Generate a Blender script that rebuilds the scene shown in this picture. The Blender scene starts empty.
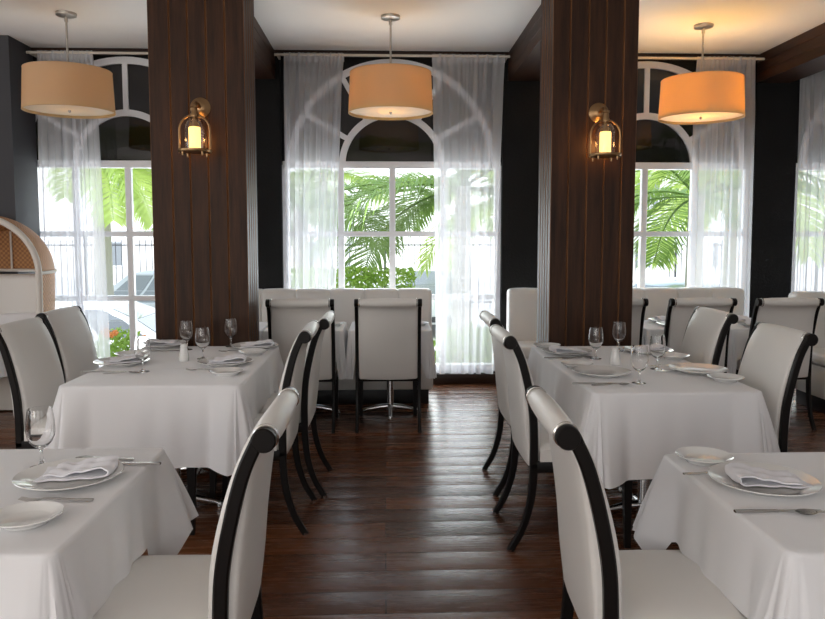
import bpy, bmesh, math, random
from math import sin, cos, pi, radians, sqrt, atan2
from mathutils import Vector, Matrix
S = bpy.context.scene
COL = S.collection
random.seed(7)

# ------------------------------------------------------------------ camera
FPX, CX, HY, EYE, YAW = 736.0, 412.5, 237.0, 1.47, radians(2.14)
CEIL = 3.26
TT = 0.752                      # top of a tablecloth

PITCH = radians(4.5)
PYC = HY + FPX * math.tan(PITCH)      # image row of the optical axis

def ray(px, py):
    """world direction through a pixel of the photograph"""
    a, b = (px - CX) / FPX, -(py - PYC) / FPX
    fwd = Vector((sin(YAW) * cos(PITCH), cos(YAW) * cos(PITCH), -sin(PITCH)))
    right = Vector((cos(YAW), -sin(YAW), 0))
    return fwd + right * a + right.cross(fwd) * b

def at(px, py, z):
    """point at height z that the photograph shows at (px, py)"""
    d = ray(px, py)
    return Vector((0, 0, EYE)) + d * ((z - EYE) / d.z)

def on_plane(px, py, Y):
    """point of the plane y = Y that the photograph shows at (px, py)"""
    d = ray(px, py)
    return Vector((0, 0, EYE)) + d * (Y / d.y)

cam_data = bpy.data.cameras.new('camera')
cam = bpy.data.objects.new('camera', cam_data)
COL.objects.link(cam)
cam.location = (0, 0, EYE)
cam.rotation_euler = (pi / 2 - PITCH, 0, -YAW)
cam_data.sensor_width = 36
cam_data.lens = 36 * FPX / 825
cam_data.shift_y = -(309.5 - PYC) / 825
cam_data.clip_end = 300
S.camera = cam

# ------------------------------------------------------------------ materials
def new_mat(name):
    m = bpy.data.materials.new(name)
    m.use_nodes = True
    nt = m.node_tree
    b = nt.nodes.get('Principled BSDF')
    return m, nt, b

def N(nt, typ, **kw):
    n = nt.nodes.new(typ)
    for k, v in kw.items():
        setattr(n, k, v)
    return n

def noise_bump(nt, b, scale=200, strength=.1, dist=.002, vec=None, detail=3):
    tc = N(nt, 'ShaderNodeTexCoord')
    nz = N(nt, 'ShaderNodeTexNoise')
    nz.inputs['Scale'].default_value = scale
    nz.inputs['Detail'].default_value = detail
    nt.links.new(tc.outputs['Object'], nz.inputs['Vector'])
    bp = N(nt, 'ShaderNodeBump')
    bp.inputs['Strength'].default_value = strength
    bp.inputs['Distance'].default_value = dist
    nt.links.new(nz.outputs['Fac'], bp.inputs['Height'])
    nt.links.new(bp.outputs['Normal'], b.inputs['Normal'])
    return nz

def simple(name, col, rough=.5, metal=0, bump=None, vary=0, coat=0, spec=.5, sheen=0):
    m, nt, b = new_mat(name)
    b.inputs['Base Color'].default_value = (*col, 1)
    b.inputs['Roughness'].default_value = rough
    b.inputs['Metallic'].default_value = metal
    b.inputs['Coat Weight'].default_value = coat
    b.inputs['Specular IOR Level'].default_value = spec
    b.inputs['Sheen Weight'].default_value = sheen
    if bump:
        noise_bump(nt, b, *bump)
    if vary:
        tc = N(nt, 'ShaderNodeTexCoord')
        nz = N(nt, 'ShaderNodeTexNoise')
        nz.inputs['Scale'].default_value = 6
        nt.links.new(tc.outputs['Object'], nz.inputs['Vector'])
        mx = N(nt, 'ShaderNodeMix', data_type='RGBA')
        mx.inputs[6].default_value = (*[c * (1 - vary) for c in col], 1)
        mx.inputs[7].default_value = (*[min(1, c * (1 + vary)) for c in col], 1)
        nt.links.new(nz.outputs['Fac'], mx.inputs[0])
        nt.links.new(mx.outputs[2], b.inputs['Base Color'])
    return m

def wood(name, dark, light, axis_scale, rough=.4, coat=.15):
    m, nt, b = new_mat(name)
    tc = N(nt, 'ShaderNodeTexCoord')
    mp = N(nt, 'ShaderNodeMapping')
    mp.inputs['Scale'].default_value = axis_scale
    nt.links.new(tc.outputs['Object'], mp.inputs['Vector'])
    nz = N(nt, 'ShaderNodeTexNoise')
    nz.inputs['Scale'].default_value = 3
    nz.inputs['Detail'].default_value = 8
    nz.inputs['Roughness'].default_value = .65
    nt.links.new(mp.outputs['Vector'], nz.inputs['Vector'])
    cr = N(nt, 'ShaderNodeValToRGB')
    cr.color_ramp.elements[0].position = .3
    cr.color_ramp.elements[1].position = .72
    cr.color_ramp.elements[0].color = (*dark, 1)
    cr.color_ramp.elements[1].color = (*light, 1)
    nt.links.new(nz.outputs['Fac'], cr.inputs['Fac'])
    nt.links.new(cr.outputs['Color'], b.inputs['Base Color'])
    bp = N(nt, 'ShaderNodeBump')
    bp.inputs['Strength'].default_value = .12
    bp.inputs['Distance'].default_value = .004
    nt.links.new(nz.outputs['Fac'], bp.inputs['Height'])
    nt.links.new(bp.outputs['Normal'], b.inputs['Normal'])
    b.inputs['Roughness'].default_value = rough
    b.inputs['Coat Weight'].default_value = coat
    b.inputs['Coat Roughness'].default_value = .3
    b.inputs['Specular IOR Level'].default_value = .22
    return m

def floor_mat():
    m, nt, b = new_mat('plank_floor')
    tc = N(nt, 'ShaderNodeTexCoord')
    br = N(nt, 'ShaderNodeTexBrick')
    br.offset = .37
    br.inputs['Scale'].default_value = 1
    br.inputs['Brick Width'].default_value = 1.7
    br.inputs['Row Height'].default_value = .185
    br.inputs['Mortar Size'].default_value = .0025
    br.inputs['Mortar Smooth'].default_value = .3
    br.inputs['Bias'].default_value = 0
    br.inputs['Color1'].default_value = (.075, .025, .010, 1)
    br.inputs['Color2'].default_value = (.19, .068, .026, 1)
    br.inputs['Mortar'].default_value = (.012, .006, .004, 1)
    nt.links.new(tc.outputs['Object'], br.inputs['Vector'])
    mp = N(nt, 'ShaderNodeMapping')
    mp.inputs['Scale'].default_value = (.9, 11, 1)
    nt.links.new(tc.outputs['Object'], mp.inputs['Vector'])
    nz = N(nt, 'ShaderNodeTexNoise')
    nz.inputs['Scale'].default_value = 3
    nz.inputs['Detail'].default_value = 9
    nz.inputs['Roughness'].default_value = .7
    nt.links.new(mp.outputs['Vector'], nz.inputs['Vector'])
    mx = N(nt, 'ShaderNodeMix', data_type='RGBA', blend_type='MULTIPLY')
    mx.inputs[0].default_value = 1
    rr = N(nt, 'ShaderNodeMapRange')
    rr.inputs['From Min'].default_value = .25
    rr.inputs['From Max'].default_value = .75
    rr.inputs['To Min'].default_value = .72
    rr.inputs['To Max'].default_value = 1.28
    nt.links.new(nz.outputs['Fac'], rr.inputs['Value'])
    nt.links.new(br.outputs['Color'], mx.inputs[6])
    nt.links.new(rr.outputs['Result'], mx.inputs[7])
    nt.links.new(mx.outputs[2], b.inputs['Base Color'])
    # cupped boards
    sx = N(nt, 'ShaderNodeSeparateXYZ')
    nt.links.new(tc.outputs['Object'], sx.inputs['Vector'])
    dv = N(nt, 'ShaderNodeMath', operation='DIVIDE'); dv.inputs[1].default_value = .185
    nt.links.new(sx.outputs['Y'], dv.inputs[0])
    fr = N(nt, 'ShaderNodeMath', operation='FRACT')
    nt.links.new(dv.outputs[0], fr.inputs[0])
    sb = N(nt, 'ShaderNodeMath', operation='SUBTRACT'); sb.inputs[1].default_value = .5
    nt.links.new(fr.outputs[0], sb.inputs[0])
    sq = N(nt, 'ShaderNodeMath', operation='MULTIPLY')
    nt.links.new(sb.outputs[0], sq.inputs[0]); nt.links.new(sb.outputs[0], sq.inputs[1])
    sc = N(nt, 'ShaderNodeMath', operation='MULTIPLY'); sc.inputs[1].default_value = -3.2
    nt.links.new(sq.outputs[0], sc.inputs[0])
    ad = N(nt, 'ShaderNodeMath', operation='MULTIPLY_ADD'); ad.inputs[1].default_value = .14
    nt.links.new(nz.outputs['Fac'], ad.inputs[0]); nt.links.new(sc.outputs[0], ad.inputs[2])
    bp = N(nt, 'ShaderNodeBump')
    bp.inputs['Strength'].default_value = .55
    bp.inputs['Distance'].default_value = .006
    nt.links.new(ad.outputs[0], bp.inputs['Height'])
    nt.links.new(bp.outputs['Normal'], b.inputs['Normal'])
    r2 = N(nt, 'ShaderNodeMapRange')
    r2.inputs['To Min'].default_value = .20
    r2.inputs['To Max'].default_value = .34
    nt.links.new(nz.outputs['Fac'], r2.inputs['Value'])
    nt.links.new(r2.outputs['Result'], b.inputs['Roughness'])
    b.inputs['Specular IOR Level'].default_value = .42
    return m

def see_through(name, tint=(1, 1, 1), gloss=.9, rough=.02, fres=1.45):
    """thin clear glass: transparent with a fresnel reflection"""
    m, nt, b = new_mat(name)
    nt.nodes.remove(b)
    out = nt.nodes['Material Output']
    tr = N(nt, 'ShaderNodeBsdfTransparent'); tr.inputs['Color'].default_value = (*tint, 1)
    gl = N(nt, 'ShaderNodeBsdfGlossy'); gl.inputs['Roughness'].default_value = rough
    lw = N(nt, 'ShaderNodeLayerWeight'); lw.inputs['Blend'].default_value = .5
    pw = N(nt, 'ShaderNodeMath', operation='POWER'); pw.inputs[1].default_value = 5
    nt.links.new(lw.outputs['Facing'], pw.inputs[0])
    f0 = ((fres - 1) / (fres + 1)) ** 2
    fr = N(nt, 'ShaderNodeMath', operation='MULTIPLY_ADD'); fr.inputs[1].default_value = gloss - f0; fr.inputs[2].default_value = f0
    nt.links.new(pw.outputs[0], fr.inputs[0])
    mx = N(nt, 'ShaderNodeMixShader')
    nt.links.new(fr.outputs[0], mx.inputs[0])
    nt.links.new(tr.outputs[0], mx.inputs[1])
    nt.links.new(gl.outputs[0], mx.inputs[2])
    nt.links.new(mx.outputs[0], out.inputs['Surface'])
    return m

def sheer_mat():
    m, nt, b = new_mat('sheer_voile')
    nt.nodes.remove(b)
    out = nt.nodes['Material Output']
    tr = N(nt, 'ShaderNodeBsdfTransparent'); tr.inputs['Color'].default_value = (.97, .97, 1, 1)
    df = N(nt, 'ShaderNodeBsdfDiffuse'); df.inputs['Color'].default_value = (.92, .92, .94, 1)
    tl = N(nt, 'ShaderNodeBsdfTranslucent'); tl.inputs['Color'].default_value = (.92, .92, .95, 1)
    m1 = N(nt, 'ShaderNodeMixShader'); m1.inputs[0].default_value = .45
    nt.links.new(df.outputs[0], m1.inputs[1]); nt.links.new(tl.outputs[0], m1.inputs[2])
    m2 = N(nt, 'ShaderNodeMixShader'); m2.inputs[0].default_value = .54
    nt.links.new(tr.outputs[0], m2.inputs[1]); nt.links.new(m1.outputs[0], m2.inputs[2])
    nt.links.new(m2.outputs[0], out.inputs['Surface'])
    return m

def shade_mat(name, col, tcol):
    m, nt, b = new_mat(name)
    nt.nodes.remove(b)
    out = nt.nodes['Material Output']
    df = N(nt, 'ShaderNodeBsdfDiffuse'); df.inputs['Color'].default_value = (*col, 1)
    tl = N(nt, 'ShaderNodeBsdfTranslucent'); tl.inputs['Color'].default_value = (*tcol, 1)
    m1 = N(nt, 'ShaderNodeMixShader'); m1.inputs[0].default_value = .55
    tc = N(nt, 'ShaderNodeTexCoord')
    mp = N(nt, 'ShaderNodeMapping'); mp.inputs['Scale'].default_value = (1, 1, 12)
    nz = N(nt, 'ShaderNodeTexNoise'); nz.inputs['Scale'].default_value = 60
    nt.links.new(tc.outputs['Object'], mp.inputs['Vector'])
    nt.links.new(mp.outputs['Vector'], nz.inputs['Vector'])
    bp = N(nt, 'ShaderNodeBump'); bp.inputs['Strength'].default_value = .25; bp.inputs['Distance'].default_value = .002
    nt.links.new(nz.outputs['Fac'], bp.inputs['Height'])
    nt.links.new(bp.outputs['Normal'], df.inputs['Normal'])
    nt.links.new(df.outputs[0], m1.inputs[1]); nt.links.new(tl.outputs[0], m1.inputs[2])
    nt.links.new(m1.outputs[0], out.inputs['Surface'])
    return m

def emit(name, col, strength):
    m, nt, b = new_mat(name)
    b.inputs['Base Color'].default_value = (*col, 1)
    b.inputs['Emission Color'].default_value = (*col, 1)
    b.inputs['Emission Strength'].default_value = strength
    return m

def cane_mat():
    m, nt, b = new_mat('woven_cane')
    tc = N(nt, 'ShaderNodeTexCoord')
    ck = N(nt, 'ShaderNodeTexChecker'); ck.inputs['Scale'].default_value = 48
    nt.links.new(tc.outputs['Object'], ck.inputs['Vector'])
    ck.inputs['Color1'].default_value = (.50, .24, .085, 1)
    ck.inputs['Color2'].default_value = (.30, .13, .045, 1)
    nt.links.new(ck.outputs['Color'], b.inputs['Base Color'])
    bp = N(nt, 'ShaderNodeBump'); bp.inputs['Strength'].default_value = .6; bp.inputs['Distance'].default_value = .004
    nt.links.new(ck.outputs['Fac'], bp.inputs['Height'])
    nt.links.new(bp.outputs['Normal'], b.inputs['Normal'])
    b.inputs['Roughness'].default_value = .6
    return m

M = {}
M['leather'] = simple('white_leatherette', (.76, .735, .70), .42, bump=(260, .12, .002))
M['ebony'] = simple('ebonised_wood', (.007, .0055, .005), .36, bump=(60, .05, .002), spec=.2)
M['steel'] = simple('polished_steel', (.62, .61, .60), .18, 1, bump=(40, .03, .001))
M['chrome'] = simple('chrome', (.70, .70, .70), .15, 1, bump=(30, .03, .001))
M['nickel'] = simple('brushed_nickel', (.50, .46, .41), .32, 1, bump=(120, .06, .001))
M['brass'] = simple('aged_brass', (.36, .22, .11), .34, 1, bump=(90, .12, .002), vary=.25)
M['linen'] = simple('white_linen', (.80, .79, .80), .88, bump=(420, .18, .001), sheen=.25)
M['napkin'] = simple('napkin_linen', (.78, .77, .81), .9, bump=(380, .25, .001), sheen=.3)
M['china'] = simple('white_china', (.80, .79, .77), .12, coat=.5, bump=(20, .01, .001))
M['banquette'] = simple('cream_vinyl', (.74, .71, .67), .42, bump=(200, .1, .002))
M['black'] = simple('black_plinth', (.008, .008, .009), .45, bump=(60, .1, .002))
M['ceiling'] = simple('ceiling_plaster', (.92, .905, .885), .9, bump=(90, .25, .004))
M['charcoal'] = simple('charcoal_plaster', (.007, .0068, .007), .7, bump=(55, .5, .008), vary=.2, spec=.2)
M['lightened'] = simple('lit_grey_plaster', (.045, .045, .052), .7, bump=(80, .2, .004))  # pier's grey is lightened, its lit look put into the colour
M['plainwall'] = simple('warm_white_wall', (.62, .60, .57), .9, bump=(80, .2, .004))
M['white_paint'] = simple('white_window_paint', (.80, .80, .82), .45, bump=(80, .05, .002))
M['rod'] = simple('cream_rod', (.62, .57, .50), .5, bump=(60, .05, .002))
M['pillar'] = wood('stained_plank', (.013, .005, .0024), (.066, .0255, .0105), (9, 9, .7), .5, 0)
M['beam'] = wood('stained_beam', (.016, .007, .004), (.060, .026, .014), (9, .7, 9), .45, .03)
M['groove'] = wood('groove_highlight_wood', (.11, .047, .02), (.24, .11, .048), (9, 9, .7), .5, 0)  # lighter groove wood: paints in the light caught on the seam bevels
M['base'] = wood('stained_baseboard', (.014, .006, .004), (.04, .018, .01), (.7, 9, 9), .4, .15)
M['floor'] = floor_mat()
M['pane'] = see_through('window_glass', (.98, .99, .99), fres=1.18)
M['dark_pane'] = see_through('tinted_glass', (.075, .068, .065), gloss=.6, fres=1.4)
def glass_mat(name, ior):
    m, nt, b = new_mat(name)
    nt.nodes.remove(b)
    g = N(nt, 'ShaderNodeBsdfGlass'); g.inputs['IOR'].default_value = ior; g.inputs['Roughness'].default_value = 0
    nt.links.new(g.outputs[0], nt.nodes['Material Output'].inputs['Surface'])
    return m
M['goblet'] = glass_mat('goblet_glass', 1.42)
M['jar'] = glass_mat('lantern_glass', 1.40)
#_through('goblet_glass', (.93, .935, .945), gloss=.95, fres=1.75)
M['sheer'] = sheer_mat()
M['shade'] = shade_mat('linen_shade', (.74, .61, .45), (.80, .58, .22))
M['diffuser'] = shade_mat('opal_diffuser', (.86, .85, .82), (.9, .8, .6))
M['candle'] = emit('lit_candle', (1.0, .64, .20), 1.7)
M['bulb'] = emit('warm_bulb', (1.0, .65, .3), 4)
M['cane'] = cane_mat()
M['whitewood'] = simple('whitewashed_rattan', (.66, .61, .55), .6, bump=(60, .2, .004))
def leaf_mat(name, col, vary):
    m = simple(name, col, .5, vary=vary)
    nt = m.node_tree
    b = nt.nodes['Principled BSDF']
    tl = N(nt, 'ShaderNodeBsdfTranslucent'); tl.inputs['Color'].default_value = (min(1, col[0] * 1.5), min(1, col[1] * 1.4), col[2], 1)
    mx = N(nt, 'ShaderNodeMixShader'); mx.inputs[0].default_value = .45
    nt.links.new(b.outputs[0], mx.inputs[1]); nt.links.new(tl.outputs[0], mx.inputs[2])
    nt.links.new(mx.outputs[0], nt.nodes['Material Output'].inputs['Surface'])
    return m
M['frond'] = leaf_mat('palm_leaf', (.15, .25, .06), .35)
M['frond_pale'] = leaf_mat('pale_palm_leaf', (.36, .48, .14), .3)
M['hedge'] = leaf_mat('hedge_leaf', (.30, .45, .09), .4)
M['trunk'] = simple('palm_trunk', (.50, .46, .41), .9, bump=(30, .8, .02))
M['twig'] = simple('twig', (.10, .07, .04), .8, bump=(50, .3, .004))
M['flower'] = simple('orange_blossom', (.75, .26, .06), .6, vary=.2)
M['paving'] = simple('pale_paving', (.55, .54, .52), .9, bump=(20, .3, .01), vary=.1)
M['iron'] = simple('black_iron', (.05, .05, .055), .5, bump=(60, .1, .002))
M['stucco'] = simple('white_stucco', (.80, .79, .77), .9, bump=(40, .2, .005))
M['carwhite'] = simple('white_car_paint', (.78, .79, .80), .2, coat=.6, bump=(3, .01, .001))
M['carsilver'] = simple('silver_car_paint', (.46, .48, .50), .28, .5, coat=.5, bump=(3, .01, .001))
M['carglass'] = simple('car_glass', (.20, .22, .24), .08, coat=.5, bump=(3, .01, .001))
M['tyre'] = simple('tyre_rubber', (.02, .02, .02), .8, bump=(60, .2, .004))
M['taillight'] = simple('amber_lamp', (.75, .16, .05), .2, coat=.5, bump=(30, .05, .002))

# ------------------------------------------------------------------ mesh helpers
class MB:
    def __init__(s):
        s.bm = bmesh.new()

    def box(s, c, d, bevel=0, seg=2, rot=None):
        mt = Matrix.Translation(c)
        if rot is not None:
            mt = mt @ rot.to_4x4()
        mt = mt @ Matrix.Diagonal((d[0], d[1], d[2], 1))
        r = bmesh.ops.create_cube(s.bm, size=1, matrix=mt)
        if bevel:
            es = list({e for v in r['verts'] for e in v.link_edges})
            bmesh.ops.bevel(s.bm, geom=es, offset=bevel, segments=seg, profile=.5, affect='EDGES', clamp_overlap=True)
        return s

    def grid(s, rows, cu=False, cv=False, cap=False):
        """rows: list of lists of points; cu closes each row, cv closes the list of rows"""
        vr = [[s.bm.verts.new(p) for p in r] for r in rows]
        n, m = len(vr), len(vr[0])
        for i in range(n if cv else n - 1):
            a, b = vr[i], vr[(i + 1) % n]
            for j in range(m if cu else m - 1):
                k = (j + 1) % m
                try:
                    s.bm.faces.new((a[j], a[k], b[k], b[j]))
                except ValueError:
                    pass
        if cap:
            s.bm.faces.new(list(reversed(vr[0])))
            s.bm.faces.new(vr[-1])
        return s

    def lathe(s, prof, seg=24, mt=None, c=(0, 0, 0)):
        mt = mt or Matrix.Translation(c)
        rings = []
        for r, z in prof:
            if r < 1e-6:
                rings.append([s.bm.verts.new(mt @ Vector((0, 0, z)))])
            else:
                rings.append([s.bm.verts.new(mt @ Vector((r * cos(2 * pi * k / seg), r * sin(2 * pi * k / seg), z))) for k in range(seg)])
        for a, b in zip(rings, rings[1:]):
            for k in range(seg):
                q = (k + 1) % seg
                if len(a) == 1 and len(b) == 1:
                    continue
                if len(a) == 1:
                    s.bm.faces.new((a[0], b[k], b[q]))
                elif len(b) == 1:
                    s.bm.faces.new((a[k], a[q], b[0]))
                else:
                    s.bm.faces.new((a[k], a[q], b[q], b[k]))
        return s

    def tube(s, pts, rad, seg=10, closed=False, flat=(1, 1)):
        pts = [Vector(p) for p in pts]
        n = len(pts)
        if not isinstance(rad, (list, tuple)):
            rad = [rad] * n
        tang = []
        for i in range(n):
            a = pts[(i - 1) % n] if (closed or i > 0) else pts[i]
            b = pts[(i + 1) % n] if (closed or i < n - 1) else pts[i]
            tang.append((b - a).normalized())
        up = Vector((0, 0, 1)) if abs(tang[0].z) < .9 else Vector((1, 0, 0))
        x = tang[0].cross(up).normalized()
        rows = []
        for i in range(n):
            x = (x - tang[i] * x.dot(tang[i])).normalized()
            y = tang[i].cross(x)
            rows.append([pts[i] + rad[i] * (x * cos(2 * pi * k / seg) * flat[0] + y * sin(2 * pi * k / seg) * flat[1]) for k in range(seg)])
        return s.grid(rows, cu=True, cv=closed, cap=not closed)

    def prism(s, outline, h0, h1, axis='z'):
        def P(a, b, h):
            return {'z': (a, b, h), 'y': (a, h, b), 'x': (h, a, b)}[axis]
        return s.grid([[P(a, b, h0) for a, b in outline], [P(a, b, h1) for a, b in outline]], cu=True, cap=True)

    def build(s, name, mat, parent=None, ang=40, flat=False):
        bmesh.ops.recalc_face_normals(s.bm, faces=s.bm.faces)
        me = bpy.data.meshes.new(name)
        s.bm.to_mesh(me)
        s.bm.free()
        me.materials.append(mat)
        if not flat:
            me.shade_smooth()
            me.set_sharp_from_angle(angle=radians(ang))
        o = bpy.data.objects.new(name, me)
        COL.objects.link(o)
        if parent:
            o.parent = parent
        return o

def tag(o, label=None, cat=None, group=None, kind=None):
    if label: o['label'] = label
    if cat: o['category'] = cat
    if group: o['group'] = group
    if kind: o['kind'] = kind
    return o

def thing(name, label, cat, loc=(0, 0, 0), rz=0, group=None, kind=None):
    o = bpy.data.objects.new(name, None)
    o.empty_display_size = .1
    COL.objects.link(o)
    o.location = loc
    o.rotation_euler = (0, 0, rz)
    return tag(o, label, cat, group, kind)

def dup(root, loc, rz, label, group=None):
    r = root.copy(); COL.objects.link(r)
    r.location = loc; r.rotation_euler = (0, 0, rz)
    r['label'] = label
    if group: r['group'] = group
    for ch in list(root.children):
        c = ch.copy(); COL.objects.link(c); c.parent = r
        for g in list(ch.children):
            d = g.copy(); COL.objects.link(d); d.parent = c
    return r

class Maker:
    """the first placing moves the built thing, the others copy it"""
    def __init__(s, proto, group=None): s.p = proto; s.used = False; s.g = group
    def put(s, loc, rz, label, group=None):
        g = group or s.g
        if not s.used:
            s.used = True
            s.p.location = loc; s.p.rotation_euler = (0, 0, rz); s.p['label'] = label
            if g: s.p['group'] = g
            return s.p
        return dup(s.p, loc, rz, label, g)

def spline(pts, n):
    """Catmull-Rom through points, n samples per span"""
    P = [Vector(p) for p in pts]
    P = [P[0] * 2 - P[1]] + P + [P[-1] * 2 - P[-2]]
    out = []
    for i in range(1, len(P) - 2):
        for k in range(n):
            t = k / n
            a, b, c, d = P[i - 1], P[i], P[i + 1], P[i + 2]
            out.append(.5 * ((2 * b) + (c - a) * t + (2 * a - 5 * b + 4 * c - d) * t * t + (3 * b - a - 3 * c + d) * t ** 3))
    out.append(P[-2])
    return out

def struct(o, label, cat=None):
    return tag(o, label, cat, kind='structure')

# ------------------------------------------------------------------ the room
X0, X1, YB, YW = -6.4, 6.9, -3.5, 7.3
o = MB().box(((X0 + X1) / 2, (YB + YW + .3) / 2, -.05), (X1 - X0, YW + .3 - YB, .1)).build('floor', M['floor'])
struct(o, 'glossy dark brown plank floor of the dining room', 'floor')
o = MB().box(((X0 + X1) / 2, (YB + YW + .3) / 2, CEIL + .1), (X1 - X0, YW + .3 - YB, .2)).build('ceiling', M['ceiling'])
struct(o, 'white plaster ceiling above the dining room', 'ceiling')

WC = [-2.51, .075, 2.61, 5.2]       # window centres along the wall
HW, SILL, HEAD = 1.085, .11, 3.215
w = MB()
edges = [X0] + [v for c in WC for v in (c - HW, c + HW)] + [X1]
for a, b in zip(edges[0::2], edges[1::2]):
    w.box(((a + b) / 2, YW + .14, CEIL / 2), (b - a, .28, CEIL))
for c in WC:
    w.box((c, YW + .14, SILL / 2), (2 * HW, .28, SILL))
    w.box((c, YW + .14, (HEAD + CEIL) / 2), (2 * HW, .28, CEIL - HEAD))
struct(w.build('wall_back', M['charcoal'], flat=True), 'textured charcoal wall between the tall windows', 'wall')

# projecting pier in the left corner
o = MB().box((-4.825, 7.07, CEIL / 2), (2.96, .46, CEIL)).build('wall_left_pier', M['lightened'], flat=True)
struct(o, 'slate grey wall pier projecting at the left edge', 'wall')

def side_wall(name, horizontal, fixed, lo, hi, openings, label):
    b = MB()
    cur = lo
    def seg(a, c, z0, z1):
        if horizontal: b.box(((a + c) / 2, fixed, (z0 + z1) / 2), (c - a, .2, z1 - z0))
        else: b.box((fixed, (a + c) / 2, (z0 + z1) / 2), (.2, c - a, z1 - z0))
    for (a, c) in openings:
        seg(cur, a, 0, CEIL); seg(a, c, 0, .6); seg(a, c, 2.9, CEIL); cur = c
    seg(cur, hi, 0, CEIL)
    struct(b.build(name, M['plainwall'], flat=True), label, 'wall')
side_wall('wall_front', True, YB - .1, X0, X1, [(-5.2, -2.8), (-1.5, .9), (2.6, 4.8)], 'unseen pale wall behind the camera with openings added for fill light')  # openings in the unseen front and left walls are added for fill lamps
side_wall('wall_left', False, X0 - .1, YB, YW + .28, [(-2.5, .5), (1.6, 4.6)], 'unseen pale left wall with openings added for fill light')
side_wall('wall_right', False, X1 + .1, YB, YW + .28, [], 'pale right wall')

# skirting under the windows
o = MB().box(((.5 + 1.17) / 2 - .2, YW - .018, .05), (2.5, .036, .10), .004).build('baseboard_back', M['base'])
struct(o, 'dark wood skirting below the window wall', 'baseboard')

# windows
def arch_bar(b, cx, r0, r1, z0, y0, y1, n=40):
    rows = []
    for i in range(n + 1):
        a = pi * i / n
        c, s_ = cos(a), sin(a)
        rows.append([(cx + r0 * c, y0, z0 + r0 * s_), (cx + r1 * c, y0, z0 + r1 * s_), (cx + r1 * c, y1, z0 + r1 * s_), (cx + r0 * c, y1, z0 + r0 * s_)])
    b.grid(rows, cu=True, cap=True)

ZT = 2.18
for i, c in enumerate(WC):
    win = thing('window_%d' % (i + 1), ['white arched window at the left with a palm trunk beyond', 'white arched window in the middle between the pillars', 'white arched window right of the right pillar', 'white arched window at the right edge behind sheer curtain'][i], 'window', (0, 0, 0), kind='structure')
    y0, y1 = YW + .06, YW + .12
    b = MB()
    for x in (-1.055, -.51, 0, .51, 1.055):
        b.box((c + x, YW + .09, (SILL + ZT) / 2), (.06 if abs(x) < 1 else .07, .06, ZT - SILL), .006, 1)
    for z in (SILL + .04, .865, 1.5, ZT):
        b.box((c, YW + .09, z), (2.16, .066, .07 if z in (ZT, SILL + .04) else .052), .006, 1)
    arch_bar(b, c, .462, .525, ZT, y0, y1)
    arch_bar(b, c, .962, 1.027, ZT, y0, y1)
    for a in (30, 60, 90, 120, 150):
        a = radians(a)
        b.box((c + .742 * cos(a), YW + .09, ZT + .742 * sin(a)), (.44, .056, .05), 0, 1, Matrix.Rotation(-a, 3, 'Y'))
    b.build('window_frame', M['white_paint'], win, 35)
    b = MB()
    b.box((c, YW + .09, (SILL + ZT) / 2), (2.1, .006, ZT - SILL))
    b.build('pane', M['pane'], win, flat=True)
    b = MB()
    arcp = [(c + 0.98 * cos(pi * k / 40), ZT + 0.98 * sin(pi * k / 40)) for k in range(41)]
    b.prism(arcp, YW + .087, YW + .093, 'y')
    o = b.build('transom_pane', M['dark_pane'], win, flat=True); o['label'] = 'dark tinted fanlight glass'
    b = MB()
    for sg in (-1, 1):
        pts = [(c + sg * 1.02 * cos(pi / 2 * k / 24), ZT + 1.02 * sin(pi / 2 * k / 24)) for k in range(25)]
        pts += [(c, HEAD), (c + sg * HW, HEAD), (c + sg * HW, ZT)]
        b.prism(pts, YW + .065, YW + .115, 'y')
    b.build('spandrel', M['charcoal'], win, flat=True)

# pillars: tongue-and-groove boards with fluted mouldings at the sides
def pillar(name, x0, x1, y0, y1, seams, label):
    g, d = .0065, .010
    pts = [(x0 + .004, y0), ]
    for sx in seams:
        pts += [(sx - g, y0), (sx, y0 + d), (sx + g, y0)]
    pts += [(x1 - .004, y0), (x1, y0 + .004)]
    fl = []
    n = 5
    L = (y1 - y0)
    for k in range(1, n):
        yy = y0 + L * k / n
        fl += [(yy - .012, 0), (yy - .006, .010), (yy + .006, .010), (yy + .012, 0)]
    pts += [(x1 - dd, yy) for yy, dd in fl] + [(x1, y1), (x0, y1)]
    pts += [(x0 + dd, yy) for yy, dd in reversed(fl)] + [(x0, y0 + .004)]
    o = MB().prism(pts, 0, CEIL, 'z').build(name, M['pillar'], ang=25)
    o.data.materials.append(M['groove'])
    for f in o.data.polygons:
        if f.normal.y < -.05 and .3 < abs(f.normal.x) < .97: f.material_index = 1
    return struct(o, label, 'pillar')
PY0, PY1 = 5.02, 5.42
def pxX(px, Y, py=237):
    return on_plane(px, py, Y).x
pillar('wood_pillar', pxX(153, PY0), pxX(247.5, PY0), PY0, PY1, [pxX(p, PY0) for p in (174, 192, 210, 228.5)], 'dark stained plank pillar carrying a lantern, left of the aisle')
pillar('wood_pillar', pxX(550, PY0), pxX(634, PY0), PY0, PY1, [pxX(p, PY0) for p in (567.3, 585.4, 602.4, 619.7)], 'dark stained plank pillar carrying a lantern, right of the aisle')

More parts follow.
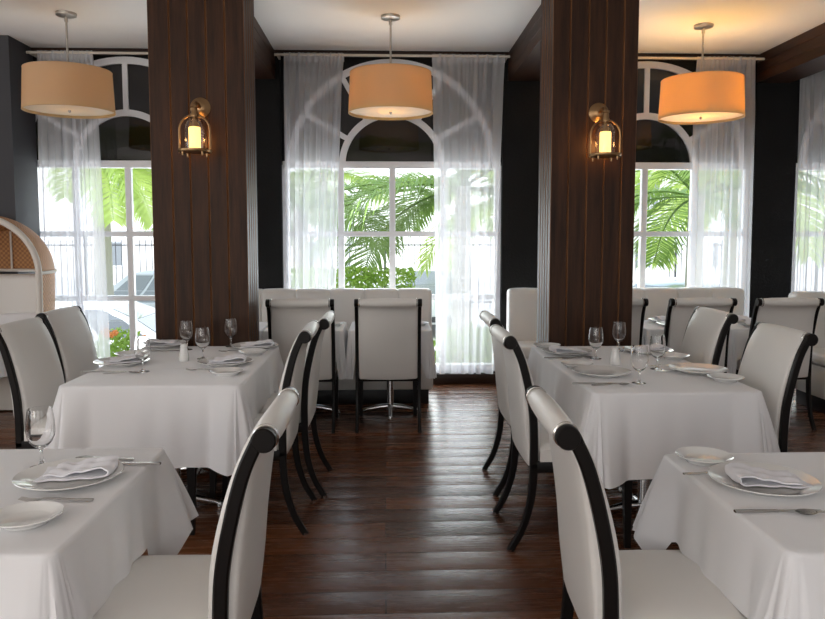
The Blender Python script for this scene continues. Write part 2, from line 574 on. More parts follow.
# ceiling beams
for xa, xb, lab in ((-1.39, -1.055, 'dark wood ceiling beam behind the left pillar'), (1.205, 1.53, 'dark wood ceiling beam behind the right pillar'), (3.68, 4.02, 'dark wood ceiling beam over the right edge of the room')):
    b = MB()
    for k, (z0, z1) in enumerate(((2.99, 3.08), (3.08, 3.17), (3.17, CEIL))):
        b.box(((xa + xb) / 2, (PY1 + YW) / 2, (z0 + z1) / 2), (xb - xa, YW - PY1, z1 - z0), .004, 1)
    struct(b.build('ceiling_beam', M['beam']), lab, 'beam')
o = MB().box((.1, YW - .02, 3.24), (10.2, .04, .04), .004).build('trim_1', M['base'])
struct(o, 'thin dark strip where ceiling meets the window wall', 'trim')

# ------------------------------------------------------------------ curtains
def curtain(xt0, xt1, xb0, xb1, zb, seed, label, folds):
    r = random.Random(seed)
    ph = [r.uniform(0, 6.28) for _ in range(4)]
    nu, nv = folds * 14, 26
    rows = []
    for j in range(nv + 1):
        v = j / nv
        z = 3.185 + (zb - 3.185) * v
        a, b_ = xt0 + (xb0 - xt0) * v ** .7, xt1 + (xb1 - xt1) * v ** .7
        row = []
        for i in range(nu + 1):
            u = i / nu
            uu = u + .035 * sin(2 * pi * 1.3 * u + ph[0]) + .012 * sin(2 * pi * 3.1 * u + ph[1] + v)
            th = 2 * pi * folds * uu
            A = (.020 + .022 * v) * (.6 + .4 * sin(7 * u + ph[2]))
            if v < .03: A *= .4
            x = a + (b_ - a) * u + .012 * min(1, v * 5) * sin(2 * th + ph[3])
            y = 7.16 + A * sin(th) + .008 * sin(2.3 * th + 3 * v)
            row.append((x, y, z))
        rows.append(row)
    t = thing('sheer_curtain', label, 'curtain', group=None)
    MB().grid(rows).build('curtain_panel', M['sheer'], t, 180)
    # rod pocket gathered along the top and hem at the foot
    hem = MB()
    hem.grid([[(p[0], p[1] - .003, p[2] + .002) for p in rows[-1]], [(p[0], p[1] - .003, p[2] + .07) for p in rows[-1]]])
    hem.build('hem', M['sheer'], t, 180)
    hd = MB()
    hd.grid([[(p[0], p[1] - .004, 3.13) for p in rows[0]], [(p[0], p[1] - .004, 3.208) for p in rows[0]]])
    hd.build('header', M['sheer'], t, 180)
def cx(px, py): return pxX(px, 7.16, py)
curtain(cx(37, 60), cx(93, 60), cx(43, 320), cx(110, 350), .13, 1, 'sheer white curtain left of the left pillar, beside the cane booth', 6)
curtain(cx(284, 60), cx(344, 60), cx(286.5, 285), cx(333, 285), .13, 2, 'sheer white curtain on the left of the middle window', 6)
curtain(cx(432, 60), cx(505, 60), cx(437, 372), cx(492, 372), .125, 3, 'sheer white curtain on the right of the middle window, reaching the floor', 6)
curtain(cx(697, 65), cx(755, 65), cx(689, 285), cx(750, 285), .13, 4, 'sheer white curtain left of the black pier, right-hand window', 6)
curtain(cx(799, 90), cx(868, 90), cx(793, 285), cx(858, 285), .13, 5, 'sheer white curtain at the right edge of the photo', 6)
for c, a, b_, lab in ((0, -3.34, -1.45, 'cream curtain rod over the left window'), (1, -1.04, 1.2, 'cream curtain rod over the middle window'), (2, 1.56, 3.72, 'cream curtain rod over the window right of the right pillar'), (3, 4.1, 6.3, 'cream curtain rod at the right edge')):
    t = thing('curtain_rod', lab, 'curtain rod', (0, 0, 0))
    MB().tube([(a, 7.16, 3.19), (b_, 7.16, 3.19)], .013, 12).build('rod', M['rod'], t)
    for x in (a + .03, b_ - .03):
        MB().box((x, 7.232, 3.19), (.02, .142, .03), .003).build('bracket', M['rod'], t)

# ------------------------------------------------------------------ dining chair
def build_chair():
    t = thing('dining_chair', 'x', 'chair')
    HWID, ST = .248, .026
    prof = [(-.108, 0), (-.052, .10), (-.016, .22), (-.002, .34), (0, .45), (-.001, .55), (-.008, .66), (-.030, .78), (-.062, .90), (-.100, .986)]
    cl = spline([(x, 0, z) for x, z in prof], 6)
    def frames(pts):
        out = []
        for i, p in enumerate(pts):
            a, b = pts[max(0, i - 1)], pts[min(len(pts) - 1, i + 1)]
            d = (b - a).normalized()
            out.append((p, Vector((d.z, 0, -d.x))))       # normal towards the sitter
        return out
    upper = [f for f in frames(cl) if f[0].z > .385]
    lower = [f for f in frames(cl) if f[0].z < .43]
    SC = Vector((-.114, 0, .984)); SR = .029
    def strip(fr, w0, w1, ya, yb):
        rows = []
        n = len(fr)
        c = .005
        for i, (p, nn) in enumerate(fr):
            h = (w0 + (w1 - w0) * i / (n - 1)) / 2
            row = []
            for off, y in ((h, ya + c), (h, yb - c), (h - c, yb), (-h + c, yb), (-h, yb - c), (-h, ya + c), (-h + c, ya), (h - c, ya)):
                q = p + nn * off
                row.append((q.x, y, q.z))
            rows.append(row)
        return rows
    # seat cushion
    b = MB()
    ys = [-1, -.97, -.9, -.7, -.35, 0, .35, .7, .9, .97, 1]
    rows = []
    for k in ys:
        e = (1 - abs(k) ** 8) if abs(k) < 1 else 0
        crown = .010 * (1 - k * k)
        y = k * .245
        x0, x1 = .028 - .0 * e, .468 + .012 * e
        zt, zb = .482 + .022 * (1 - abs(k) ** 10) + crown * .6, .425
        row = [(x0, y, zb), (x0, y, zt - .01), (x0 + .02, y, zt)]
        row += [(x0 + (x1 - x0) * f, y, zt + .006 * sin(pi * f)) for f in (.25, .5, .75)]
        row += [(x1 - .03, y, zt), (x1 - .008, y, zt - .012), (x1, y, zt - .03), (x1, y, zb)]
        rows.append(row)
    b.grid(rows, cu=True, cap=True).build('seat', M['leather'], t, 50)
    # wooden seat frame
    b = MB()
    b.box((.238, .236, .400), (.46, .024, .052), .004).box((.238, -.236, .400), (.46, .024, .052), .004)
    b.box((.462, 0, .400), (.026, .47, .052), .004).box((.005, 0, .398), (.034, .45, .044), .004)
    b.build('seat_frame', M['ebony'], t)
    # upholstered back with rolled top
    out = []
    up = upper
    n = len(up)
    for i, (p, nn) in enumerate(up[:-2]):
        f = i / (n - 1)
        th = .033 + .005 * sin(pi * min(1, f * 1.2)) - .012 * f ** 3
        if i == 0: th = .022
        out.append((p.x + nn.x * th, p.z + nn.z * th))
    for k in range(15):
        a = radians(28 + (262 - 28) * k / 14)
        out.append((SC.x + SR * cos(a), SC.z + SR * sin(a)))
    back = []
    for i, (p, nn) in enumerate(up[:-4]):
        f = i / (n - 1)
        th = .022 + .020 * sin(pi * min(1, f * 1.25)) ** 1.0
        if i == 0: th = .018
        back.append((p.x - nn.x * th, p.z - nn.z * th))
    out += back[::-1]
    cx_ = sum(p[0] for p in out) / len(out)
    yw = HWID - ST
    rows = []
    for y, ins in ((-yw, .012), (-yw + .004, .006), (-yw + .014, .001), (-yw * .6, -.004), (0, -.006), (yw * .6, -.004), (yw - .014, .001), (yw - .004, .006), (yw, .012)):
        row = []
        m_ = len(out)
        for k, (x, z) in enumerate(out):
            a, c = Vector(out[k - 1]), Vector(out[(k + 1) % m_])
            d = (c - a).normalized()
            nn = Vector((d.y, -d.x))
            row.append((x - nn.x * ins, y, z - nn.y * ins))
        rows.append(row)
    bk = MB().grid(rows, cu=True, cap=True).build('backrest', M['leather'], t, 55)
    for sg in (-1, 1):
        ring = [(SC.x + (SR + .0005) * cos(2 * pi * k / 24), sg * (yw - .010), SC.z + (SR + .001) * sin(2 * pi * k / 24)) for k in range(24)]
        o = MB().tube(ring, .0036, 6, closed=True).build('nail_trim', M['steel'], bk)
        o['label'] = 'metal ring at the end of the rolled top'
        ya, yb = (yw, HWID) if sg > 0 else (-HWID, -yw)
        b = MB().grid(strip(upper, .038, .034, ya, yb), cu=True, cap=True)
        mt = Matrix.Translation((SC.x, ya, SC.z)) @ Matrix.Rotation(-pi / 2, 4, 'X')
        b.lathe([(0, -.002), (SR - .002, -.002), (SR + .001, .002), (SR + .001, ST - .002), (SR - .003, ST + .002), (0, ST + .002)], 24, mt)
        o = b.build('back_stile', M['ebony'], t)
        o['label'] = 'black wooden side stile ending in a scroll'
        rl = MB().grid(strip(lower, .030, .038, ya, yb), cu=True, cap=True).build('leg', M['ebony'], t)
        MB().lathe([(0, .0), (.013, .0), (.015, .004), (.015, .009), (0, .009)], 14, c=(-.108, (ya + yb) / 2, -.001)).build('foot_glide', M['steel'], rl)
        b = MB()
        fx, fy = .448, sg * .222
        b.grid([[(fx + dx * h + off, fy + dy * h, z) for dx, dy in ((-1, -1), (1, -1), (1, 1), (-1, 1))] for z, h, off in ((.002, .014, .006), (.12, .0155, .002), (.25, .018, 0), (.40, .021, 0), (.425, .021, 0))], cu=True, cap=True)
        fl = b.build('leg', M['ebony'], t)
        MB().lathe([(0, 0), (.012, 0), (.014, .004), (.014, .008), (0, .008)], 14, c=(fx + .006, fy, -.001)).build('foot_glide', M['steel'], fl)
    return t

chair = Maker(build_chair(), 'white dining chairs with black scroll frames')
def put_chair(x, y, deg, label): chair.put((x, y, .001), radians(deg), label)
put_chair(-.405, 1.98, 180, 'white dining chair at the near left table, its back to the aisle')
put_chair(.565, 1.97, -2, 'white dining chair at the near right table, its back to the aisle')
put_chair(-.505, 3.80, 180, 'nearer white dining chair on the aisle side of the four-place left table')
put_chair(-.455, 4.33, 180, 'farther white dining chair on the aisle side of the four-place left table')
put_chair(.690, 3.57, 0, 'nearer white dining chair on the aisle side of the four-place right table')
put_chair(.73, 4.30, 0, 'farther white dining chair on the aisle side of the four-place right table')
put_chair(-1.87, 4.02, -2, 'nearer white dining chair at the left edge, on the outer side of the left table')
put_chair(-1.94, 4.70, -2, 'farther white dining chair beside the sheer curtain, outer side of the left table')
put_chair(1.90, 3.62, 180, 'nearer white dining chair on the outer right side of the right table')
put_chair(1.95, 4.51, 180, 'farther white dining chair on the outer right side of the right table')
put_chair(.022, 5.53, 90, 'white dining chair seen from behind, right of the pair at the middle banquette')
put_chair(-.625, 5.53, 90, 'white dining chair seen from behind, left of the pair at the middle banquette')
put_chair(1.70, 5.50, 90, 'white dining chair seen from behind, half hidden by the right pillar')
put_chair(2.37, 5.50, 90, 'white dining chair seen from behind, middle of the row at the right banquette')
put_chair(3.02, 5.48, 90, 'white dining chair seen from behind in front of the black pier, rightmost of its row')

# ------------------------------------------------------------------ tables and cloths
def table(x0, x1, y0, y1, label, posts=1):
    cx, cy = (x0 + x1) / 2, (y0 + y1) / 2
    t = thing('pedestal_table', label, 'table', (cx, cy, 0), group='pedestal tables under white cloths')
    w, d = x1 - x0 - .034, y1 - y0 - .034
    MB().box((0, 0, .732), (w, d, .03), .012).build('tabletop', M['ebony'], t)
    for k in range(posts):
        yy = (.12 if d < .66 else 0) if posts == 1 else (-1, 1)[k] * (.26 if cx < 0 else .30)
        MB().lathe([(0, .03), (.035, .03), (.032, .06), (.03, .10), (.03, .70), (.09, .705), (.09, .717), (0, .717)], 20, c=(0, yy, 0)).build('column', M['chrome'], t)
        b = MB()
        for a in (0, 90, 180, 270):
            a = radians(a + (0 if posts == 1 else 0))
            L = .24
            pts = [(0, yy, .065), (cos(a) * L * .4, yy + sin(a) * L * .4, .055), (cos(a) * L * .8, yy + sin(a) * L * .8, .035), (cos(a) * L, yy + sin(a) * L, .022)]
            b.tube(pts, [.024, .022, .018, .016], 10)
            b.lathe([(0, 0), (.02, 0), (.022, .01), (.018, .03), (0, .034)], 12, c=(cos(a) * L, yy + sin(a) * L, 0.001))
        b.build('cross_base', M['chrome'], t)
    return t

def tablecloth(x0, x1, y0, y1, label, drop=.42, seed=0, seats=(), flare=1.0, tip=None):
    """seats: (side, a, b) stretches where the hem lies on a chair seat; side in 'WESN'"""
    r = random.Random(seed)
    RC = .035
    per = []          # point, normal, corner weight, side tag, coordinate
    def corner(cx, cy, a0):
        n = 18
        for k in range(n + 1):
            f = k / n
            a = a0 + pi / 2 * f
            per.append((Vector((cx + RC * cos(a), cy + RC * sin(a))), Vector((cos(a), sin(a))), 1.0 if True else 0, None, f))
    def side(p, q, nrm, tagc):
        n = max(24, int((Vector(q) - Vector(p)).length / .014))
        L = (Vector(q) - Vector(p)).length
        for k in range(1, n):
            f = k / n
            P = Vector(p).lerp(Vector(q), f)
            dist = min(f, 1 - f) * L
            wgt = math.exp(-(dist / .11) ** 2)
            per.append((P, Vector(nrm), wgt, tagc, P.y if tagc in 'EW' else P.x))
    corner(x1 - RC, y1 - RC, 0)
    side((x1 - RC, y1), (x0 + RC, y1), (0, 1), 'N')
    corner(x0 + RC, y1 - RC, pi / 2)
    side((x0, y1 - RC), (x0, y0 + RC), (-1, 0), 'W')
    corner(x0 + RC, y0 + RC, pi)
    side((x0 + RC, y0), (x1 - RC, y0), (0, -1), 'S')
    corner(x1 - RC, y0 + RC, 3 * pi / 2)
    side((x1, y0 + RC), (x1, y1 - RC), (1, 0), 'E')
    ph = [r.uniform(0, 6.28) for _ in range(8)]
    rows = []
    NT = 22
    ts = [0, .3, .6, 1] + [1 + k for k in range(1, NT)]
    arc = 0
    S_ = []
    for i, p in enumerate(per):
        if i: arc += (p[0] - per[i - 1][0]).length + (.05 if p[3] is None else 0)
        S_.append(arc)
    total = arc
    re = .012
    def lim(sd, c):
        m_ = 0
        for (s2, a, b) in seats:
            if s2 == sd:
                e = .05
                if a - e < c < b + e:
                    f = min(1, (c - a + e) / e, (b + e - c) / e)
                    m_ = max(m_, f * f * (3 - 2 * f))
        return m_
    for j in range(NT + 3):
        row = []
        for i, (P, nn, wgt, sd, c) in enumerate(per):
            s_ = S_[i]
            L = drop * (1 + .04 * wgt ** 2) + .003 * sin(2 * pi * s_ / .37 + ph[0])
            tp = 0
            if tip and wgt > .02 and (P.x - (x0 + x1) / 2) * tip[0] > 0 and (P.y - (y0 + y1) / 2) * tip[1] > 0:
                tp = wgt ** 1.3              # this corner kicks out and its hem rides up
                L *= 1 - .34 * tp
            if sd and seats:
                f = lim(sd, c)
                L = L * (1 - f) + (TT - .514) * f
            if j < 4:
                a = pi / 2 * j / 3
                out = -re + re * sin(a); z = TT - re * (1 - cos(a))
            else:
                t = (j - 3) / (NT - 1) * (L - re)
                q = t / drop
                rip = (.5 + .5 * sin(2 * pi * s_ / .52 + ph[1])) * (.005 if sd == 'S' else .012) * sin(2 * pi * s_ / .16 + ph[2] + .6 * q)
                cor = 0
                if wgt > .02:
                    lob = 1.0
                    if sd is None:
                        lob = .86 + .22 * cos(2 * pi * (c - .5) * 1.5) - .10 * cos(2 * pi * (c + ph[3] * .05) * 3)
                    cor = flare * (.23 + .16 * tp) * wgt ** 1.3 * lob * t * (1 - .22 * q)
                dim = -.020 * math.exp(-((wgt - .28) / .17) ** 2) * q if sd else 0
                out = (.035 if flare < .9 else .05 + .07 * max(0, -nn.y)) * t + rip * q ** .8 + cor + dim
                z = TT - re - t
            Q = P + nn * out
            row.append((Q.x, Q.y, z))
        rows.append(row)
    b = MB()
    b.grid(rows, cu=True)
    # the flat top as a fine grid would waste faces: one face over the first ring
    b.bm.verts.ensure_lookup_table()
    n = len(per)
    b.bm.faces.new([b.bm.verts[i] for i in range(n)])
    o = b.build('tablecloth', M['linen'], None, 75)
    return tag(o, label, 'tablecloth', 'white tablecloths')

T = {
 'FL': (-1.58, -.748, 1.645, 2.51), 'FR': (.915, 1.74, 1.585, 2.375),
 'ML': (-1.585, -.70, 3.56, 4.87), 'MR': (.955, 1.765, 3.31, 4.78),
 'C1': (-.285, .365, 5.64, 6.26), 'C2': (-.945, -.325, 5.64, 6.26), 'C3': (-1.585, -.965, 5.64, 6.26),
 'R1': (1.39, 2.02, 5.64, 6.26), 'R2': (2.05, 2.68, 5.64, 6.26), 'R3': (2.71, 3.34, 5.64, 6.26),
 'LB': (-3.75, -3.05, 5.42, 6.08),
}
names = {'FL': 'near left table', 'FR': 'near right table', 'ML': 'four-place table before the left pillar', 'MR': 'four-place table before the right pillar',
 'C1': 'right-hand small table at the middle banquette', 'C2': 'left-hand small table at the middle banquette', 'C3': 'small table behind the left pillar',
 'R1': 'small table half behind the right pillar', 'R2': 'central small table at the right banquette', 'R3': 'outermost small table at the right banquette', 'LB': 'small table in front of the cane hooded booth'}
sg = lambda y: (y - .25, y + .25)
seatmap = {'FL': [('E', *sg(1.98))], 'FR': [('W', *sg(1.97))],
 'ML': [('E', *sg(3.80)), ('E', *sg(4.33)), ('W', *sg(4.02)), ('W', *sg(4.70))],
 'MR': [('W', *sg(3.57)), ('W', *sg(4.30)), ('E', *sg(3.62)), ('E', *sg(4.51))],
 'C1': [('S', *sg(.022))], 'C2': [('S', *sg(-.625))], 'R1': [('S', *sg(1.70))], 'R2': [('S', *sg(2.37))], 'R3': [('S', *sg(3.02))]}
for i, (k, (a, b_, c, d)) in enumerate(T.items()):
    table(a, b_, c, d, 'chrome-footed table under the cloth of the ' + names[k], 2 if k in ('ML', 'MR') else 1)
    cr = k in ('C1', 'C2', 'C3', 'R1', 'R2', 'R3')
    tablecloth(a, b_, c, d, 'white tablecloth on the ' + names[k], .395 if not cr else .36, 10 + i, seatmap.get(k, ()), 1.0 if not cr else .3, {'FL': (1, 1), 'FR': (-1, 1)}.get(k))

# ------------------------------------------------------------------ tableware
def build_plate(name, R, lab):
    t = MB()
    k = R / .15
    t.lathe([(0, .004), (.085 * k, .004), (.088 * k, .0), (.092 * k, 0), (.096 * k, .005), (.125 * k, .013), (R - .002, .021), (R, .0225), (R - .001, .0245), (.128 * k, .0185), (.103 * k, .0105), (.096 * k, .0085), (0, .0085)], 56)
    o = t.build(name, M['china'], None, 60)
    return tag(o, lab, 'plate')
dinner = Maker(build_plate('dinner_plate', .150, 'x'), 'white dinner plates')
bread = Maker(build_plate('bread_plate', .088, 'x'), 'white bread plates')

def build_goblet():
    b = MB()
    H = .185
    outer = [(0, .0), (.034, .0), (.0345, .002), (.030, .004), (.012, .007), (.006, .014), (.0048, .03), (.0048, .048), (.008, .058), (.020, .066), (.032, .079), (.040, .097), (.0425, .115), (.041, .145), (.0375, .172), (.0355, H)]
    inner = [(.0345, H), (.0365, .172), (.040, .145), (.0415, .115), (.039, .098), (.031, .081), (.018, .069), (0, .064)]
    b.lathe(outer + inner, 32)
    o = b.build('water_goblet', M['goblet'], None, 60)
    return tag(o, 'x', 'glass')
goblet = Maker(build_goblet(), 'stemmed water goblets')

def build_shaker():
    t = thing('salt_shaker', 'x', 'shaker')
    MB().lathe([(0, 0), (.026, 0), (.029, .004), (.028, .03), (.022, .065), (.0205, .078)], 28).lathe([(0, .078), (.0205, .078)], 28).build('body', M['china'], t)
    MB().lathe([(.0207, .0785), (.021, .086), (.017, .096), (.009, .101), (0, .102)], 28).build('cap', M['china'], t)
    return t
shaker = Maker(build_shaker(), 'white salt shakers')

def blade(b, secs):
    """secs: (x, half width, z, half thickness)"""
    rows = []
    for x, hw, z, ht in secs:
        rows.append([(x, -hw, z), (x, -hw * .6, z + ht), (x, hw * .6, z + ht), (x, hw, z), (x, hw * .6, z - ht), (x, -hw * .6, z - ht)])
    b.grid(rows, cu=True, cap=True)
def build_fork():
    t = thing('fork', 'x', 'fork')
    b = MB(); blade(b, [(-.10, .007, .004, .002), (-.09, .009, .004, .002), (-.05, .006, .005, .002), (0, .004, .009, .002), (.03, .004, .010, .002), (.036, .007, .0095, .0015)])
    b.build('handle', M['steel'], t, 60)
    b = MB(); blade(b, [(.034, .008, .0095, .0012), (.045, .012, .006, .001), (.058, .0125, .005, .001)])
    for k in range(4):
        y = -.0093 + k * .0062
        b.tube([(.056, y, .005), (.075, y, .006), (.096, y, .011)], [.002, .0017, .001], 6)
    b.build('tines', M['steel'], t, 60)
    return t
def build_knife():
    t = thing('table_knife', 'x', 'knife')
    b = MB(); blade(b, [(-.115, .008, .005, .003), (-.09, .0085, .005, .0035), (-.03, .006, .005, .003), (0, .0055, .005, .003)])
    b.build('handle', M['steel'], t, 60)
    b = MB(); blade(b, [(0, .0055, .005, .0018), (.015, .009, .005, .0014), (.07, .010, .005, .0012), (.10, .0085, .005, .001), (.115, .003, .005, .0008)])
    b.build('blade', M['steel'], t, 60)
    return t
def build_spoon():
    t = thing('spoon', 'x', 'spoon')
    b = MB(); blade(b, [(-.095, .008, .004, .002), (-.08, .009, .004, .002), (-.04, .005, .005, .002), (.01, .0035, .010, .002), (.035, .004, .010, .002)])
    b.build('handle', M['steel'], t, 60)
    rows = []
    for i in range(9):
        f = i / 8
        x = .032 + .058 * f
        hw = .019 * sin(pi * (f * .94 + .03)) ** .6
        rows.append([(x, hw * s, .0028 + .0085 * (1 - (1 - s * s) * sin(pi * f) ** .7)) for s in (-1, -.7, -.35, 0, .35, .7, 1)])
    b = MB().grid(rows)
    bmesh.ops.solidify(b.bm, geom=b.bm.faces[:], thickness=.0012)
    b.build('bowl', M['steel'], t, 60)
    return t
fork, knife, spoon = Maker(build_fork(), 'forks at the place settings'), Maker(build_knife(), 'knives at the place settings'), Maker(build_spoon(), 'spoons at the place settings')

def build_napkin():
    """folded linen, one end turned over into a roll; lies on a plate"""
    t = MB()
    L, W = .205, .135
    path = []
    for k in range(19): # flat bottom leaf
        f = k / 18
        path.append((-L / 2 + L * .92 * f, .0))
    for k in range(1, 8):
        a = -pi / 2 + pi * k / 7
        path.append((L * .42 + .017 * cos(a), .015 + .015 * sin(a)))
    for k in range(1, 9):
        f = k / 8
        path.append((L * .42 - .055 * f, .030 - .010 * f * f))
    for k in range(1, 12):
        f = k / 11
        path.append((L * .42 - .055 - (.105) * f, .020 - .006 * f + .003 * sin(9 * f)))
    rows = []
    nv = 14
    for j in range(nv + 1):
        v = j / nv - .5
        row = []
        for k, (x, z) in enumerate(path):
            f = k / len(path)
            wx = x + .012 * sin(3 * v + 2) + .02 * v * (1 if f > .5 else .3)
            y = v * W * (1 - .12 * f) + .010 * f + .004 * sin(11 * x * 8)
            zz = z + .0035 * sin(14 * v + 25 * x) * f + .012 * max(0, abs(v) - .3) * 0
            row.append((wx, y, zz + .003))
        rows.append(row)
    t.grid(rows)
    bmesh.ops.recalc_face_normals(t.bm, faces=t.bm.faces)
    bmesh.ops.solidify(t.bm, geom=t.bm.faces[:], thickness=.0045)
    o = t.build('napkin', M['napkin'], None, 60)
    return tag(o, 'x', 'napkin')
napkin = Maker(build_napkin(), 'folded white napkins on the plates')

ZC = TT + .0012
def put(mk, px, py, label, deg=0, dz=0):
    p = at(px, py, TT)
    return mk.put((p.x, p.y, ZC + dz), radians(deg), label)

# near left table
put(dinner, 70, 481, 'white dinner plate under the folded napkin on the near left table')
put(napkin, 77, 478, 'folded white napkin on the plate of the near left table', 6, .0105)
put(bread, 26, 523, 'white bread plate at the front of the near left table')
put(fork, 56, 502, 'fork between bread plate and dinner plate on the near left table', 180)
put(knife, 124, 465.5, 'knife behind the dinner plate on the near left table', 178)
put(spoon, 104, 461, 'spoon behind the dinner plate on the near left table', 180)
put(goblet, 42, 467, 'stemmed water goblet behind the plate on the near left table')
# near right table
put(bread, 704, 462, 'white bread plate at the far corner of the near right table')
put(dinner, 763, 486, 'white dinner plate under the folded napkin on the near right table')
put(napkin, 768, 484.5, 'folded white napkin on the plate of the near right table', 172, .0105)
put(fork, 716, 475, 'fork between bread plate and dinner plate on the near right table', 0)
put(knife, 778, 513, 'knife in front of the dinner plate on the near right table', 0)
put(spoon, 830, 516, 'spoon in front of the dinner plate on the near right table', 178)
# four-place table, left
def setting(tab, where, dp, bp, nap=None, forkp=None, knifep=None, spoonp=None, deg=0):
    put(dinner, *dp, f'white dinner plate at the {where} place of the {tab} four-place table')
    put(bread, *bp, f'white bread plate at the {where} place of the {tab} four-place table')
    if nap is not None:
        put(napkin, dp[0] + 1.0, dp[1] - .5, f'folded white napkin on the {where} plate of the {tab} four-place table', nap, .0105)
    if forkp: put(fork, *forkp, f'fork at the {where} place of the {tab} four-place table', deg)
    if knifep: put(knife, *knifep, f'knife at the {where} place of the {tab} four-place table', deg)
    if spoonp: put(spoon, *spoonp, f'spoon at the {where} place of the {tab} four-place table', deg)
setting('left', 'near outer', (122, 364.5), (130, 356.8), 20, None, (104, 372.5), (122, 374), 0)
setting('left', 'far outer', (164, 346.6), (170, 341.8+1.6), 200, None, (168, 351.5), None, 0)
setting('left', 'far aisle-side', (255, 348.5), (253, 354.6), 10, (234, 352.3), None, None, 180)
setting('left', 'near aisle-side', (225, 364.6), (226, 374.8), 10, (204, 371), None, None, 180)
put(goblet, 143, 372, 'stemmed water goblet at the near outer place of the left four-place table')
put(goblet, 187, 350, 'stemmed water goblet behind the salt shaker on the left four-place table')
put(goblet, 203, 359, 'stemmed water goblet just right of the salt shaker on the left four-place table')
put(goblet, 231, 346.8, 'stemmed water goblet at the far aisle-side corner of the left four-place table, before the pillar')
put(shaker, 184, 361, 'white salt shaker on the left four-place table')
# four-place table, right
setting('right', 'far aisle-side', (567, 354), (547, 348.2), 185, None, (563, 358.6), (578, 358.8), 0)
setting('right', 'near aisle-side', (602, 375), (577, 367.5), None, None, (596, 384.5), (611, 386), 0)
setting('right', 'far outer', (648, 353), (674, 358.8), 10, None, None, None, 0)
setting('right', 'near outer', (698, 372.3), (725, 381), None, (664, 366.5), (676, 372), None, 180)
put(goblet, 595.6, 359, 'stemmed water goblet at the far aisle-side place of the right four-place table')
put(goblet, 639, 383.5, 'stemmed water goblet nearest the camera on the right four-place table')
put(goblet, 618.6, 351, 'stemmed water goblet right behind the salt shaker on the right four-place table')
put(goblet, 657, 369.5, 'stemmed water goblet before the outer chairs on the right four-place table')
put(shaker, 615, 365, 'white salt shaker on the right four-place table')
# small banquette tables and the booth table
for key, lab in (('C1', 'right-hand small table at the middle banquette'), ('C2', 'left-hand small table at the middle banquette'), ('R1', 'small table half behind the right pillar'), ('R2', 'central small table at the right banquette'), ('R3', 'outermost small table at the right banquette')):
    a, b_, c, d = T[key]
    mx_ = (a + b_) / 2
    for yy, side_ in ((6.15, 'banquette'), (5.89, 'chair')):
        if side_ == 'banquette':
            dinner.put((mx_, 6.085, ZC), 0, f'white dinner plate on the banquette side of the {lab}')
            napkin.put((mx_ + .01, 6.085, ZC + .0105), radians(90), f'folded white napkin on the banquette-side plate of the {lab}')
            bread.put((b_ - .095, 5.95, ZC), 0, f'white bread plate on the {lab}')
        else:
            dinner.put((mx_ - .03, 5.81, ZC), 0, f'white dinner plate on the chair side of the {lab}')
            napkin.put((mx_ - .03, 5.81, ZC + .0105), radians(70), f'folded white napkin on the chair-side plate of the {lab}')
dinner.put((-3.20, 5.88, ZC), 0, 'white plate on the table in front of the cane booth')

# ------------------------------------------------------------------ banquettes
def banquette(x0, x1, yb, label, nseam):
    t = thing('banquette', label, 'banquette', ((x0 + x1) / 2, yb, 0))
    hw = (x1 - x0) / 2
    def channels(prof, nm, hw2, mat, dip):
        """prof: (y, z, nx, nz) loop; loft along x with a shallow dip at every seam"""
        xs = []
        step = 2 * hw2 / nseam
        xs.append((-hw2, .022)); xs.append((-hw2 + .008, .010)); xs.append((-hw2 + .025, .001))
        for k in range(nseam):
            a = -hw2 + k * step
            for f in (.15, .5, .85):
                xs.append((a + f * step, -.006 * sin(pi * f)))
            if k < nseam - 1:
                xs += [(a + step - .008, 0), (a + step, dip), (a + step + .008, 0)]
        xs += [(hw2 - .025, .001), (hw2 - .008, .010), (hw2, .022)]
        rows = []
        n = len(prof)
        for x, ins in xs:
            row = []
            for k in range(n):
                a, b = Vector(prof[k - 1]), Vector(prof[(k + 1) % n])
                d = (b - a).normalized()
                row.append((x, prof[k][0] + d.y * ins * 1, prof[k][1] - d.x * ins * 1))
            rows.append(row)
        return MB().grid(rows, cu=True, cap=True).build(nm, mat, t, 45)
    # loop runs counter-clockwise in (y, z): inside is on the left of travel
    def rr(y0, y1, z0, z1, r):
        pts = []
        for (cy, cz, a0) in ((y1 - r, z1 - r, 0), (y0 + r, z1 - r, 90), (y0 + r, z0 + r, 180), (y1 - r, z0 + r, 270)):
            for k in range(5):
                a = radians(a0 + 90 * k / 4)
                pts.append((cy + r * cos(a), cz + r * sin(a)))
        return pts
    flip = lambda p: list(reversed(p))
    channels(flip(rr(-.18, 0, .13, .985, .05)), 'backrest', hw, M['banquette'], .009)
    channels(flip(rr(-.62, -.175, .40, .50, .035)), 'seat_cushion', hw, M['banquette'], .006)
    MB().box((0, -.39, .265), (2 * hw - .03, .42, .27), .015).build('seat_front', M['banquette'], t)
    MB().box((0, -.34, .065), (2 * hw - .10, .44, .128), .006).build('plinth', M['black'], t)
banquette(-1.77, .435, 6.98, 'long cream banquette below the middle window', 7)
banquette(1.16, 3.40, 6.98, 'long cream banquette at the right window, running behind the right pillar', 7)
banquette(3.60, 5.6, 6.45, 'cream banquette cut off by the right edge of the photo', 6)

